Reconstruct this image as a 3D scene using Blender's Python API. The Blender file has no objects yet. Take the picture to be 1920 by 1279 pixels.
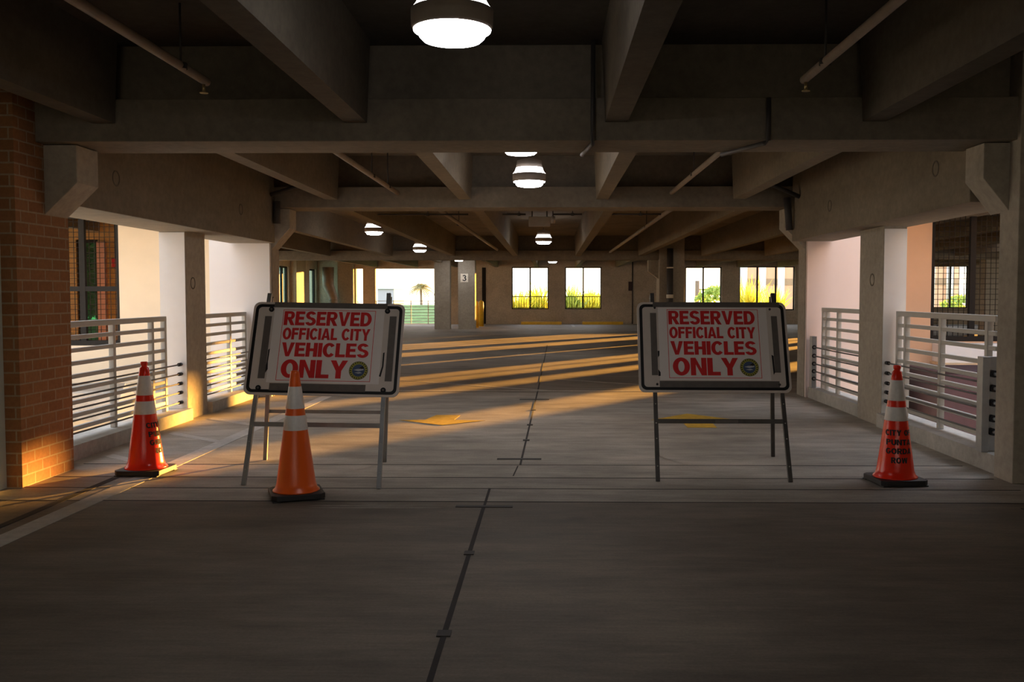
import bpy, bmesh, math, random
from mathutils import Vector, Matrix

random.seed(7)
sc = bpy.context.scene
COL = sc.collection
PI = math.pi

# ------------------------------------------------------------------ camera
F_PX = 1750.0
cam_d = bpy.data.cameras.new('camera')
cam_d.sensor_fit = 'HORIZONTAL'
cam_d.sensor_width = 36.0
cam_d.lens = 36.0 * F_PX / 1920.0
cam_d.shift_x = -44.0 / 1920.0
cam_d.clip_end = 1500
cam = bpy.data.objects.new('camera', cam_d)
COL.objects.link(cam)
cam.location = (0, 0, 1.45)
cam.rotation_euler = (PI / 2 - math.atan(86.5 / F_PX), 0, math.atan(26.0 / F_PX))
sc.camera = cam

# ------------------------------------------------------------------ world
SKY = 4.2
w = bpy.data.worlds.new('sky')
sc.world = w
w.use_nodes = True
nt = w.node_tree
nt.nodes.clear()
out = nt.nodes.new('ShaderNodeOutputWorld')
bg = nt.nodes.new('ShaderNodeBackground')
tc = nt.nodes.new('ShaderNodeTexCoord')
sp = nt.nodes.new('ShaderNodeSeparateXYZ')
rp = nt.nodes.new('ShaderNodeValToRGB')
nt.links.new(tc.outputs['Generated'], sp.inputs[0])
nt.links.new(sp.outputs['Z'], rp.inputs[0])
e = rp.color_ramp.elements
e[0].position = 0.0
e[0].color = (0.95, 0.80, 0.60, 1)
e[1].position = 0.75
e[1].color = (0.62, 0.72, 0.90, 1)
m_ = e.new(0.13)
m_.color = (1.0, 0.93, 0.84, 1)
nt.links.new(rp.outputs[0], bg.inputs[0])
bg.inputs[1].default_value = SKY
nt.links.new(bg.outputs[0], out.inputs[0])

# ------------------------------------------------------------------ sun (very low, from beyond the far right of the deck)
TAN_AZ, ELEV = 0.72, math.radians(2.9)
sun_d = bpy.data.lights.new('sun', 'SUN')
sun_d.energy = 38.0
sun_d.color = (1.0, 0.46, 0.085)
sun_d.angle = math.radians(0.5)
sun = bpy.data.objects.new('sun', sun_d)
COL.objects.link(sun)
_az = math.atan(TAN_AZ)
_to = Vector((-math.sin(_az) * math.cos(ELEV), -math.cos(_az) * math.cos(ELEV), -math.sin(ELEV)))
sun.rotation_euler = _to.to_track_quat('-Z', 'Y').to_euler()
sun.location = (60, 80, 12)

# ------------------------------------------------------------------ exposure
vs = sc.view_settings
vs.view_transform = 'Standard'
vs.look = 'None'
vs.gamma = 1.0
vs.use_curve_mapping = False
vs.exposure = 0.0
sc.cycles.max_bounces = 10
sc.cycles.diffuse_bounces = 7
sc.cycles.sample_clamp_indirect = 6.0


# ------------------------------------------------------------------ materials
class NT:
    def __init__(s, name):
        s.m = bpy.data.materials.new(name)
        s.m.use_nodes = True
        s.t = s.m.node_tree
        s.b = s.t.nodes['Principled BSDF']

    def n(s, typ, **kw):
        nd = s.t.nodes.new(typ)
        for k, v in kw.items():
            setattr(nd, k, v)
        return nd

    def l(s, a, b):
        s.t.links.new(a, b)

    def noise(s, scale, detail=5, rough=.6, stretch=None):
        tc = s.n('ShaderNodeTexCoord')
        o = tc.outputs['Object']
        if stretch:
            mp = s.n('ShaderNodeMapping')
            mp.inputs['Scale'].default_value = stretch
            s.l(o, mp.inputs[0])
            o = mp.outputs[0]
        nz = s.n('ShaderNodeTexNoise')
        nz.inputs['Scale'].default_value = scale
        nz.inputs['Detail'].default_value = detail
        nz.inputs['Roughness'].default_value = rough
        s.l(o, nz.inputs['Vector'])
        return nz.outputs['Fac']

    def ramp(s, fac, stops):
        r = s.n('ShaderNodeValToRGB')
        el = r.color_ramp.elements
        for i, (p, c) in enumerate(stops):
            x = el[i] if i < 2 else el.new(p)
            x.position = p
            x.color = (*c, 1) if len(c) == 3 else c
        s.l(fac, r.inputs[0])
        return r.outputs[0]

    def mix(s, fac, a, b, mode='MIX'):
        mx = s.n('ShaderNodeMix', data_type='RGBA', blend_type=mode)
        for sock, v in ((mx.inputs['Factor'], fac), (mx.inputs['A'], a), (mx.inputs['B'], b)):
            if isinstance(v, (int, float)):
                sock.default_value = v
            elif isinstance(v, tuple):
                sock.default_value = (*v, 1)
            else:
                s.l(v, sock)
        return mx.outputs['Result']

    def bump(s, h, strength=.2, dist=.01):
        b = s.n('ShaderNodeBump')
        b.inputs['Strength'].default_value = strength
        b.inputs['Distance'].default_value = dist
        s.l(h, b.inputs['Height'])
        s.l(b.outputs[0], s.b.inputs['Normal'])


def mat(name, col, rough=.6, metal=0, var=.12, scale=8, spec=.5, emit=None, bump=0):
    x = NT(name)
    c1 = tuple(max(0, c * (1 - var)) for c in col)
    c2 = tuple(min(1, c * (1 + var)) for c in col)
    f = x.noise(scale)
    x.l(x.ramp(f, [(.3, c1), (.7, c2)]), x.b.inputs['Base Color'])
    x.b.inputs['Roughness'].default_value = rough
    x.b.inputs['Metallic'].default_value = metal
    x.b.inputs['Specular IOR Level'].default_value = spec
    if emit:
        x.b.inputs['Emission Color'].default_value = (*emit[0], 1)
        x.b.inputs['Emission Strength'].default_value = emit[1]
    if bump:
        x.bump(x.noise(scale * 12), bump, .005)
    return x.m


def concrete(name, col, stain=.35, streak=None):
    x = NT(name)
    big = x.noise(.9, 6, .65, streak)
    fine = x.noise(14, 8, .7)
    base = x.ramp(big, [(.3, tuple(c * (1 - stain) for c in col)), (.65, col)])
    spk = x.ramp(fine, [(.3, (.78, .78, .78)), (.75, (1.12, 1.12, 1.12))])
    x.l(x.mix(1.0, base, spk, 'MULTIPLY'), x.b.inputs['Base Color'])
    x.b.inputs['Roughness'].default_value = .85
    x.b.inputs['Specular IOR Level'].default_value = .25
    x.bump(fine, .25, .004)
    return x.m


def floor_mat():
    x = NT('floor_concrete')
    col = (.385, .335, .272)
    big = x.noise(.35, 6, .6)
    mid = x.noise(2.2, 7, .7, (.45, 1.6, 1))
    brush = x.noise(16, 5, .75, (.12, 2.2, 1))
    fine = x.noise(60, 4, .7)
    c = x.ramp(big, [(.32, tuple(v * .58 for v in col)), (.66, tuple(v * 1.12 for v in col))])
    c = x.mix(.9, c, x.ramp(mid, [(.30, (.50, .49, .48)), (.6, (1.1, 1.1, 1.1))]), 'MULTIPLY')
    c = x.mix(.7, c, x.ramp(brush, [(.3, (.78, .78, .78)), (.7, (1.15, 1.15, 1.15))]), 'MULTIPLY')
    c = x.mix(.8, c, x.ramp(fine, [(.3, (.82, .82, .82)), (.7, (1.12, 1.12, 1.12))]), 'MULTIPLY')
    # oil spots
    oil = x.noise(1.3, 3, .5)
    c = x.mix(x.ramp(oil, [(.66, (0, 0, 0)), (.78, (.55, .55, .55))]), c, (.06, .055, .05))
    # slab tones change at joints: dirt and painted dimness near, painted skylight on bridge
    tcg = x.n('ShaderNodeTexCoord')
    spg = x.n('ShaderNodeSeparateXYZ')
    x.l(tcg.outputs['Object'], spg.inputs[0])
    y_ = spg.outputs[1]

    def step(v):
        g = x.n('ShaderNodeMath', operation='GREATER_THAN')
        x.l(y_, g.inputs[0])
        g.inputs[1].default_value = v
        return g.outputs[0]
    slab_tone = x.mix(step(6.48), (.60, .57, .54), (1.10, 1.12, 1.15))
    slab_tone = x.mix(step(7.34), slab_tone, (1.26, 1.30, 1.34))
    slab_tone = x.mix(step(13.9), slab_tone, (1.0, 1.0, 1.0))
    c = x.mix(1.0, c, slab_tone, 'MULTIPLY')
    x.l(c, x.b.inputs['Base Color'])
    x.l(x.ramp(mid, [(.3, (.62, .62, .62)), (.7, (.8, .8, .8))]), x.b.inputs['Roughness'])
    x.b.inputs['Specular IOR Level'].default_value = .35
    x.bump(x.mix(.5, brush, fine), .35, .003)
    return x.m


def brick_mat(name, c1, c2, mortar):
    x = NT(name)
    tc = x.n('ShaderNodeTexCoord')
    sp = x.n('ShaderNodeSeparateXYZ')
    x.l(tc.outputs['Object'], sp.inputs[0])
    ad = x.n('ShaderNodeMath', operation='ADD')
    x.l(sp.outputs[0], ad.inputs[0])
    x.l(sp.outputs[1], ad.inputs[1])
    cb = x.n('ShaderNodeCombineXYZ')
    x.l(ad.outputs[0], cb.inputs[0])
    x.l(sp.outputs[2], cb.inputs[1])
    b = x.n('ShaderNodeTexBrick')
    b.inputs['Scale'].default_value = 1
    b.inputs['Brick Width'].default_value = .215
    b.inputs['Row Height'].default_value = .0867
    b.inputs['Mortar Size'].default_value = .007
    b.inputs['Mortar Smooth'].default_value = .15
    b.inputs['Color1'].default_value = (*c1, 1)
    b.inputs['Color2'].default_value = (*c2, 1)
    b.inputs['Mortar'].default_value = (*mortar, 1)
    x.l(cb.outputs[0], b.inputs['Vector'])
    n = x.noise(30, 5, .7)
    x.l(x.mix(.7, b.outputs['Color'], x.ramp(n, [(.3, (.75, .75, .75)), (.7, (1.15, 1.15, 1.15))]), 'MULTIPLY'), x.b.inputs['Base Color'])
    inv = x.n('ShaderNodeMath', operation='SUBTRACT')
    inv.inputs[0].default_value = 1
    x.l(b.outputs['Fac'], inv.inputs[1])
    x.bump(inv.outputs[0], .7, .006)
    x.b.inputs['Roughness'].default_value = .85
    return x.m


def leaf_mat(name, c1, c2):
    x = NT(name)
    f = x.noise(3, 4)
    c = x.ramp(f, [(.3, c1), (.7, c2)])
    x.l(c, x.b.inputs['Base Color'])
    x.b.inputs['Roughness'].default_value = .6
    tr = x.n('ShaderNodeBsdfTranslucent')
    x.l(c, tr.inputs['Color'])
    ms = x.n('ShaderNodeMixShader')
    ms.inputs[0].default_value = .5
    o = x.t.nodes['Material Output']
    x.l(x.b.outputs[0], ms.inputs[1])
    x.l(tr.outputs[0], ms.inputs[2])
    x.l(ms.outputs[0], o.inputs['Surface'])
    return x.m


def glass_mat(name, tint):
    x = NT(name)
    tr = x.n('ShaderNodeBsdfTransparent')
    tr.inputs['Color'].default_value = (*tint, 1)
    gl = x.n('ShaderNodeBsdfGlossy')
    gl.inputs['Roughness'].default_value = .03
    ms = x.n('ShaderNodeMixShader')
    ms.inputs[0].default_value = .10
    x.l(tr.outputs[0], ms.inputs[1])
    x.l(gl.outputs[0], ms.inputs[2])
    x.l(ms.outputs[0], x.t.nodes['Material Output'].inputs['Surface'])
    return x.m


M = dict(
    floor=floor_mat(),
    deck=concrete('deck_concrete', (.27, .23, .175)),
    deckdark=concrete('shade_toned_concrete', (.11, .095, .075)),  # deck concrete with the near ceiling's shade put into its colour
    paneldark=concrete('shade_toned_precast', (.16, .138, .105), .4, (.6, .6, 2.2)),  # precast tone with shade painted in for the near ribs; also colours inserts
    beam=concrete('beam_concrete', (.235, .20, .152)),
    panel=concrete('precast_concrete', (.235, .197, .142), .3, (.6, .6, 2.2)),
    column=concrete('column_concrete', (.43, .385, .315), .25),
    backwall=concrete('wall_concrete', (.60, .51, .40), .3),
    curb=concrete('curb_concrete', (.52, .50, .45), .4),
    brick=brick_mat('brown_brick', (.32, .145, .055), (.25, .105, .036), (.34, .25, .16)),
    tanbrick=brick_mat('tan_brick', (.50, .31, .12), (.42, .25, .09), (.34, .24, .12)),
    white=mat('white_stucco', (.68, .655, .63), .9, var=.02, scale=3),
    cream=mat('cream_stucco', (.70, .58, .42), .9, var=.03, scale=3),
    pink=mat('pale_pink_stucco', (.75, .62, .56), .9, var=.02, scale=3),
    salmon=mat('salmon_stucco', (.62, .41, .265), .9, var=.03, scale=3),
    greenish=mat('painted_wall', (.74, .80, .70), .8, var=.05),
    ground=mat('ground_paving', (.72, .68, .62), .95),
    joint=mat('joint_sealant', (.035, .03, .028), .9),
    plate=mat('cast_iron', (.05, .045, .04), .7),
    paint=concrete('worn_white_paint', (.66, .62, .56), .35),
    scuff=concrete('chalky_scuff', (.40, .36, .31), .5),
    ypaint=concrete('yellow_paint', (.72, .45, .06), .35),
    rail=mat('painted_steel', (.46, .45, .41), .5, var=.05, scale=4, spec=.5),
    galv=mat('galvanised_steel', (.34, .35, .35), .45, .7),
    cable=mat('steel_cable', (.16, .155, .15), .5, .6),
    darksteel=mat('dark_bronze_frame', (.02, .018, .016), .7, 0, spec=.15),
    pipe=mat('pipe_paint', (.30, .25, .20), .6),
    pipedark=mat('pipe_dark', (.045, .04, .038), .6),
    brass=mat('sprinkler_brass', (.5, .4, .2), .35, .9),
    orange=mat('orange_vinyl', (.90, .13, .012), .32, var=.04, scale=2),
    red=mat('red_orange_vinyl', (.93, .028, .006), .25, var=.04, scale=2),
    band=mat('reflective_band', (.80, .76, .72), .35, var=.05, scale=40),
    rubber=mat('black_rubber', (.016, .015, .016), .55),
    ink=mat('black_stencil', (.015, .012, .012), .7),
    board=mat('sign_board', (.72, .64, .58), .45, var=.06, scale=5),
    poster=mat('poster_sheet', (.90, .84, .81), .5, var=.03, scale=4),
    redink=mat('red_print', (.72, .02, .022), .5, var=.05),
    black=mat('black_border', (.012, .012, .013), .4),
    tape=mat('grey_tape', (.14, .122, .11), .5, var=.1, scale=20),
    bolt=mat('dark_bolt', (.02, .02, .022), .4, .5),
    perf=mat('sign_stand_steel', (.10, .095, .09), .5, .5, var=.2),
    seal_y=mat('seal_ring', (.42, .40, .06), .5),
    seal_b=mat('seal_water', (.06, .10, .20), .5),
    seal_w=mat('seal_sail', (.55, .58, .62), .5),
    lens=mat('lamp_lens', (.9, .9, .9), .4, emit=((1.0, .97, 1.0), 32.0)),
    dome=mat('lamp_dome', (.9, .9, .9), .4, emit=((1.0, .95, .94), 8.0)),
    lampband=mat('lamp_band', (.30, .25, .21), .5),
    lampcap=mat('lamp_cap', (.34, .29, .25), .5),
    bollard=mat('bollard_yellow', (.85, .52, .03), .45),
    number=mat('number_plate', (.85, .78, .66), .5),
    maroon=mat('maroon_panel', (.07, .035, .045), .6),
    maroonside=mat('maroon_side', (.035, .015, .018), .6),
    tan=mat('tan_stucco', (.70, .54, .34), .9),
    alarm=mat('alarm_red', (.5, .02, .015), .4),
    pinkpier=mat('pink_pier', (.55, .30, .24), .8),
    leafy=leaf_mat('leaf_yellow_green', (.42, .46, .04), (.72, .66, .08)),
    leafg=leaf_mat('leaf_green', (.20, .32, .06), (.40, .50, .10)),
    leafd=leaf_mat('leaf_dark', (.02, .09, .035), (.05, .16, .06)),
    leafp=leaf_mat('palm_leaf', (.30, .26, .10), (.42, .36, .16)),
    bark=mat('bark', (.22, .17, .12), .9),
    lawn=mat('lawn', (.10, .16, .045), .9, var=.35, scale=1.2),
    farwhite=mat('far_white_wall', (.80, .80, .78), .9, var=.02),
    fargrey=mat('far_grey_wall', (.34, .35, .39), .9, var=.03),
    farroof=mat('far_teal_trim', (.55, .62, .62), .8),
    fartan=mat('far_tan_wall', (.72, .46, .30), .9, var=.06),
    fargrille=mat('far_grille', (.40, .28, .18), .9),
    woodpole=mat('wood_pole', (.15, .11, .07), .9),
    glass=glass_mat('window_glass', (.62, .80, .80)),
    glassg=glass_mat('green_glass', (.30, .75, .55)),
)


# ------------------------------------------------------------------ mesh helpers
class MB:
    def __init__(s):
        s.v, s.f, s.sm = [], [], []

    def add(s, vs, fs, smooth=False):
        o = len(s.v)
        s.v += [tuple(p) for p in vs]
        for f in fs:
            s.f.append([o + i for i in f])
            s.sm.append(smooth)
        return s

    def box(s, x0, x1, y0, y1, z0, z1):
        p = [(x0, y0, z0), (x1, y0, z0), (x1, y1, z0), (x0, y1, z0), (x0, y0, z1), (x1, y0, z1), (x1, y1, z1), (x0, y1, z1)]
        return s.add(p, [(0, 3, 2, 1), (4, 5, 6, 7), (0, 1, 5, 4), (1, 2, 6, 5), (2, 3, 7, 6), (3, 0, 4, 7)])

    def prism(s, poly, axis, a, b):
        n = len(poly)

        def P(p, t):
            return (t, p[0], p[1]) if axis == 'x' else (p[0], t, p[1]) if axis == 'y' else (p[0], p[1], t)
        vs = [P(p, a) for p in poly] + [P(p, b) for p in poly]
        fs = [list(range(n)), list(range(2 * n - 1, n - 1, -1))]
        fs += [(i, i + n, (i + 1) % n + n, (i + 1) % n) for i in range(n)]
        return s.add(vs, fs)

    def tube(s, path, r, seg=10, smooth=True):
        path = [Vector(p) for p in path]
        rings = []
        for i, p in enumerate(path):
            d = (path[min(i + 1, len(path) - 1)] - path[max(i - 1, 0)]).normalized()
            up = Vector((0, 0, 1)) if abs(d.z) < .9 else Vector((1, 0, 0))
            a = d.cross(up).normalized()
            b = d.cross(a).normalized()
            rr = r[i] if isinstance(r, (list, tuple)) else r
            rings.append([p + a * math.cos(2 * PI * k / seg) * rr + b * math.sin(2 * PI * k / seg) * rr for k in range(seg)])
        vs = [q for rg in rings for q in rg]
        fs = []
        for i in range(len(path) - 1):
            for k in range(seg):
                fs.append((i * seg + k, i * seg + (k + 1) % seg, (i + 1) * seg + (k + 1) % seg, (i + 1) * seg + k))
        s.add(vs, fs, smooth)
        n = len(vs)
        s.add(rings[0], [list(range(seg))])
        s.add(rings[-1], [list(range(seg - 1, -1, -1))])
        return s

    def bar(s, p, q, wx, wy, side=None):
        """square bar from p to q"""
        p, q = Vector(p), Vector(q)
        d = (q - p).normalized()
        a = (Vector(side) if side else Vector((1, 0, 0)))
        a = (a - d * a.dot(d)).normalized()
        b = d.cross(a)
        vs = []
        for c in (p, q):
            for i, j in ((-1, -1), (1, -1), (1, 1), (-1, 1)):
                vs.append(c + a * i * wx / 2 + b * j * wy / 2)
        return s.add(vs, [(0, 3, 2, 1), (4, 5, 6, 7), (0, 1, 5, 4), (1, 2, 6, 5), (2, 3, 7, 6), (3, 0, 4, 7)])

    def lathe(s, prof, seg=40, cx=0, cy=0, smooth=True, cap=True):
        vs, fs = [], []
        for r, z in prof:
            for k in range(seg):
                a = 2 * PI * k / seg
                vs.append((cx + r * math.cos(a), cy + r * math.sin(a), z))
        for i in range(len(prof) - 1):
            for k in range(seg):
                fs.append((i * seg + k, i * seg + (k + 1) % seg, (i + 1) * seg + (k + 1) % seg, (i + 1) * seg + k))
        s.add(vs, fs, smooth)
        if cap:
            s.add(vs[:seg], [list(range(seg - 1, -1, -1))])
            s.add(vs[-seg:], [list(range(seg))])
        return s

    def build(s, name, m, parent=None, loc=None, rot=None, weld=True, bevel=0):
        me = bpy.data.meshes.new(name)
        me.from_pydata(s.v, [], s.f)
        for p, sm in zip(me.polygons, s.sm):
            p.use_smooth = sm
        bm = bmesh.new()
        bm.from_mesh(me)
        if weld:
            bmesh.ops.remove_doubles(bm, verts=bm.verts, dist=1e-5)
        if s.f and len(s.f) < 20000:
            bmesh.ops.recalc_face_normals(bm, faces=bm.faces)
        bm.to_mesh(me)
        bm.free()
        me.materials.append(M[m] if isinstance(m, str) else m)
        o = bpy.data.objects.new(name, me)
        COL.objects.link(o)
        if parent:
            o.parent = parent
        if loc:
            o.location = loc
        if rot:
            o.rotation_euler = rot
        if bevel:
            b = o.modifiers.new('edge', 'BEVEL')
            b.width = bevel
            b.segments = 2
            b.limit_method = 'ANGLE'
        return o


def tag(o, label=None, cat=None, group=None, kind=None):
    if label:
        o['label'] = label
    if cat:
        o['category'] = cat
    if group:
        o['group'] = group
    if kind:
        o['kind'] = kind
    return o


def empty(name, loc, label, cat, group=None, rz=0):
    o = bpy.data.objects.new(name, None)
    COL.objects.link(o)
    o.location = loc
    o.rotation_euler = (0, 0, rz)
    o.empty_display_size = .2
    return tag(o, label, cat, group)


def struct(name, mb, m, label=None, cat=None, bevel=0, group=None):
    return tag(mb.build(name, m, bevel=bevel), label, cat, group, 'structure')


def copy_tree(o, parent=None):
    c = o.copy()
    COL.objects.link(c)
    if parent:
        c.parent = parent
    for ch in list(o.children):
        copy_tree(ch, c)
    return c


_depsg = None


def _ring(cx, cy, rx, ry, tx, ty, a0, a1, n=20):
    vs, fs = [], []
    for i in range(n + 1):
        a = math.radians(a0 + (a1 - a0) * i / n)
        vs += [(cx + rx * math.cos(a), cy + ry * math.sin(a)), (cx + (rx - tx) * math.cos(a), cy + (ry - ty) * math.sin(a))]
    for i in range(n):
        fs.append([2 * i, 2 * i + 2, 2 * i + 3, 2 * i + 1] if a1 > a0 else [2 * i, 2 * i + 1, 2 * i + 3, 2 * i + 2])
    return vs, fs


def glyph(ch, t=.265, b=.205):
    """heavy block capital, one unit tall: (width, list of (verts, faces))"""
    q = lambda x0, y0, x1, y1: ([(x0, y0), (x1, y0), (x1, y1), (x0, y1)], [[0, 1, 2, 3]])
    p = lambda *v: (list(v), [list(range(len(v)))])
    m = (1 - b) / 2
    if ch == 'I':
        return t, [q(0, 0, t, 1)]
    if ch in 'EFL':
        w = .68 if ch != 'L' else .64
        L = [q(0, 0, t, 1)]
        if ch != 'F':
            L.append(q(t, 0, w, b))
        if ch != 'L':
            L += [q(t, 1 - b, w - .02, 1), q(t, m + .01, w - .07, m + b + .01)]
        return w, L
    if ch == 'T':
        return .72, [q(0, 1 - b, .72, 1), q(.36 - t / 2, 0, .36 + t / 2, 1 - b)]
    if ch == 'H':
        return .76, [q(0, 0, t, 1), q(.76 - t, 0, .76, 1), q(t, m, .76 - t, m + b)]
    if ch == 'N':
        return .78, [q(0, 0, t * .95, 1), q(.78 - t * .95, 0, .78, 1), p((t * .95, 1), (t * .95, .62), (.78 - t * .95, 0), (.78 - t * .95, .38))]
    if ch == 'V':
        return .84, [p((0, 1), (.30, 0), (.42, 0), (.42, .3), (.26, 1)), p((.84, 1), (.58, 1), (.42, .3), (.42, 0), (.54, 0))]
    if ch == 'A':
        return .86, [p((0, 0), (.27, 0), (.43, .72), (.43, 1), (.30, 1)), p((.86, 0), (.56, 1), (.43, 1), (.43, .72), (.59, 0)), q(.24, .18, .62, .18 + b * .85)]
    if ch == 'Y':
        return .84, [p((0, 1), (.42 - t / 2, .42), (.42 - t / 2, .40), (.42, .40), (.42, .66), (.27, 1)), p((.84, 1), (.57, 1), (.42, .66), (.42, .40), (.42 + t / 2, .40), (.42 + t / 2, .42)), q(.42 - t / 2, 0, .42 + t / 2, .40)]
    if ch == 'O':
        return .84, [_ring(.42, .5, .42, .515, t, b, 0, 360, 36)]
    if ch == 'C':
        return .80, [_ring(.42, .5, .42, .515, t, b, 38, 322, 32)]
    if ch == 'G':
        return .84, [_ring(.42, .5, .42, .515, t, b, 38, 345, 32), q(.46, .34, .83, .34 + b)]
    if ch == 'U':
        return .78, [q(0, .38, t, 1), q(.78 - t, .38, .78, 1), _ring(.39, .38, .39, .395, t, b, 180, 360)]
    if ch == 'D':
        return .80, [q(0, 0, t, 1), q(t, 0, .34, b), q(t, 1 - b, .34, 1), _ring(.34, .5, .46, .5, t, b, -90, 90)]
    if ch in 'RP':
        L = [q(0, 0, t, 1), q(t, 1 - b * .9, .46, 1), q(t, .40, .46, .40 + b * .9), _ring(.46, .70, .29, .30, t * .95, b * .9, -90, 90)]
        if ch == 'R':
            L.append(p((.28, .42), (.52, 0), (.80, 0), (.56, .42)))
        return .78, L
    if ch == 'S':
        return .76, [_ring(.38, .72, .36, .295, t * .95, b * .95, 20, 270), _ring(.38, .285, .38, .30, t * .95, b * .95, 90, -165)]
    if ch == 'W':
        return 1.1, [p((0, 1), (.18, 0), (.40, 0), (.40, .25), (.22, 1)), p((.40, 0), (.66, 1), (.44, 1), (.30, .3)), p((.44, 1), (.66, 1), (.80, .3), (.70, 0)), p((1.1, 1), (.88, 1), (.70, .25), (.70, 0), (.92, 0))]
    if ch == '3':
        return .70, [_ring(.34, .73, .32, .285, t * .8, b * .8, -90, 165), _ring(.34, .28, .36, .295, t * .8, b * .8, -165, 90)]
    return .34, []


def text_shape(s, wid, hei, bold=.02, depth=0):
    """flat block letters filling a wid x hei box, lower left corner at the origin"""
    x, vs, fs = 0.0, [], []
    for ch in s:
        w_, parts = glyph(ch)
        for pv, pf in parts:
            o = len(vs)
            vs += [(x + a, c) for a, c in pv]
            fs += [[o + i for i in f] for f in pf]
        x += w_ + .04
    x -= .04
    return [(a / x * wid, c * hei) for a, c in vs], fs


# ================================================================== LARGE STRUCTURE
YB = 46.2                     # back wall of the far deck
B1 = (7.2, 7.8)
B2 = (13.2, 13.8)
B3 = (29.6, 30.2)

# floor: near deck, bridge, far deck in one outline
fl = MB()
poly = [(-6, -10), (6, -10), (6, 7.5), (3.98, 7.5), (3.98, 13.6), (30.2, 13.6), (30.2, YB + .3), (-11.8, YB + .3), (-11.8, 13.6), (-4.55, 13.6), (-4.55, 7.5), (-6, 7.5)]
fl.prism(poly, 'z', -.4, 0)
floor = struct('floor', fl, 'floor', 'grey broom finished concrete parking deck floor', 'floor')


def strip(x0, x1, y0, y1, m='joint', name='joint_strip', h=.0022, x0b=None, x1b=None):
    mb = MB()
    if x0b is None:
        mb.box(x0, x1, y0, y1, .0002, h)
    else:
        mb.prism([(x0, y0), (x1, y0), (x1b, y1), (x0b, y1)], 'z', .0002, h)
    return mb.build(name, m, floor)


strip(-.461, -.436, -2, 6.36)
strip(-.455, -.437, 6.36, 6.93)
strip(-.293, -.283, 7.42, 7.85, x0b=-.271, x1b=-.261)
strip(-.256, -.238, 7.9, 13.9, x0b=-.186, x1b=-.166)
strip(-.184, -.164, 13.95, 27, x0b=-.07, x1b=-.045)
for y in (6.48, 6.92, 7.34, 7.90, 13.9):
    strip(-4.0, 3.5, y - .007, y + .007, h=.0016)
strip(-10, 25, 24.9, 24.93, h=.0016)
for y, s_ in ((3.92, .03), (5.17, .028), (9.25, .032), (10.35, .032), (11.7, .03)):
    cx = -.449 if y < 7 else -.245 + (y - 8) * .0125
    strip(cx - s_, cx + s_, y - .035, y + .035, 'plate', 'drain_block', .006)
strip(-.64, -.25, 6.30, 6.35, 'plate', 'drain_block', .005)
strip(-.46, -.07, 8.15, 8.21, 'plate', 'drain_block', .005)
strip(-.41, .0, 12.85, 12.92, 'plate', 'drain_block', .005)
# worn paint
strip(-3.33, -3.17, 3.6, 13.6, 'paint', 'lane_stripe', .0026, x0b=-3.25, x1b=-3.1)
strip(-3.47, -3.41, 3.6, 7.3, 'joint', 'joint_strip', .0024)
for y0 in (8.25, 9.62, 10.78):
    mb = MB().prism([(-3.98, y0), (-3.27, y0 - .56), (-3.27, y0 - .44), (-3.98, y0 + .14)], 'z', .0002, .0024)
    mb.build('lane_stripe', 'paint', floor)
strip(-3.6, 3.5, 14.02, 14.1, 'paint', 'lane_stripe', .0024)
MB().prism([(-2.5, 15.7), (-2.42, 15.7), (.05, 14.1), (-.1, 14.1)], 'z', .0002, .0024).build('lane_stripe', 'paint', floor)
MB().prism([(.1, 16.0), (.2, 16.0), (2.6, 14.3), (2.45, 14.3)], 'z', .0002, .0024).build('lane_stripe', 'paint', floor)
for x in (-4.2, 1.05, 6.4):
    strip(x, x + .13, 42.6, 45.6, 'paint', 'lane_stripe', .0024)
rs = random.Random(4)
for k in range(9):
    xa = -1.75 + rs.uniform(0, .45)
    xb = -.68 - rs.uniform(0, .4)
    ya = 6.27 + k * .02
    MB().prism([(xa, ya), (xa + .1, ya - .005), (xb - .1, ya - .004 + rs.uniform(-.008, .008)), (xb, ya + .002), (xb - .15, ya + .006), (xa + .12, ya + .005)], 'z', .0002, .0012).build('scuff_mark', 'scuff', floor)
strip(3.2, 3.45, 6.2, 6.32, 'plate', 'drain_block', .004)

# deck slabs with their stems


def deck(x0, x1, y0, y1, zb, xs, h=.62, thick=.35, m='deck'):
    c = struct('ceiling', MB().box(x0, x1, y0, y1, zb + h, zb + h + thick), m, None, None)
    for x in xs:
        mb = MB()
        ye = .012
        mb.prism([(x - .085, zb), (x + .085, zb), (x + .115, zb + h), (x - .115, zb + h)], 'y', y0 + ye, y1 - ye)
        mb.build('ceiling_rib', 'deck', c)
    return c


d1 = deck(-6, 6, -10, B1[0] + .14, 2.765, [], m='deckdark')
d2 = deck(-4.55, 3.98, B1[1] - .14, B2[0] + .14, 2.80, [])
d3 = deck(-11.8, 30.2, B2[1] - .14, B3[0] + .14, 2.70, [])
d4 = deck(-11.8, 30.2, B3[1] - .14, YB + .3, 2.82, [])


def rib(c, x, y0, y1, z0, z1, h=.62, m='panel'):
    mb = MB()
    a, b = .085, .115
    vs = [(x - a, y0, z0), (x + a, y0, z0), (x + b, y0, z0 + h + .02), (x - b, y0, z0 + h + .02), (x - a, y1, z1), (x + a, y1, z1), (x + b, y1, z0 + h + .02), (x - b, y1, z0 + h + .02)]
    mb.add(vs, [(0, 1, 2, 3), (7, 6, 5, 4), (0, 4, 5, 1), (1, 5, 6, 2), (2, 6, 7, 3), (3, 7, 4, 0)])
    mb.build('ceiling_rib', m, c)


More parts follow.
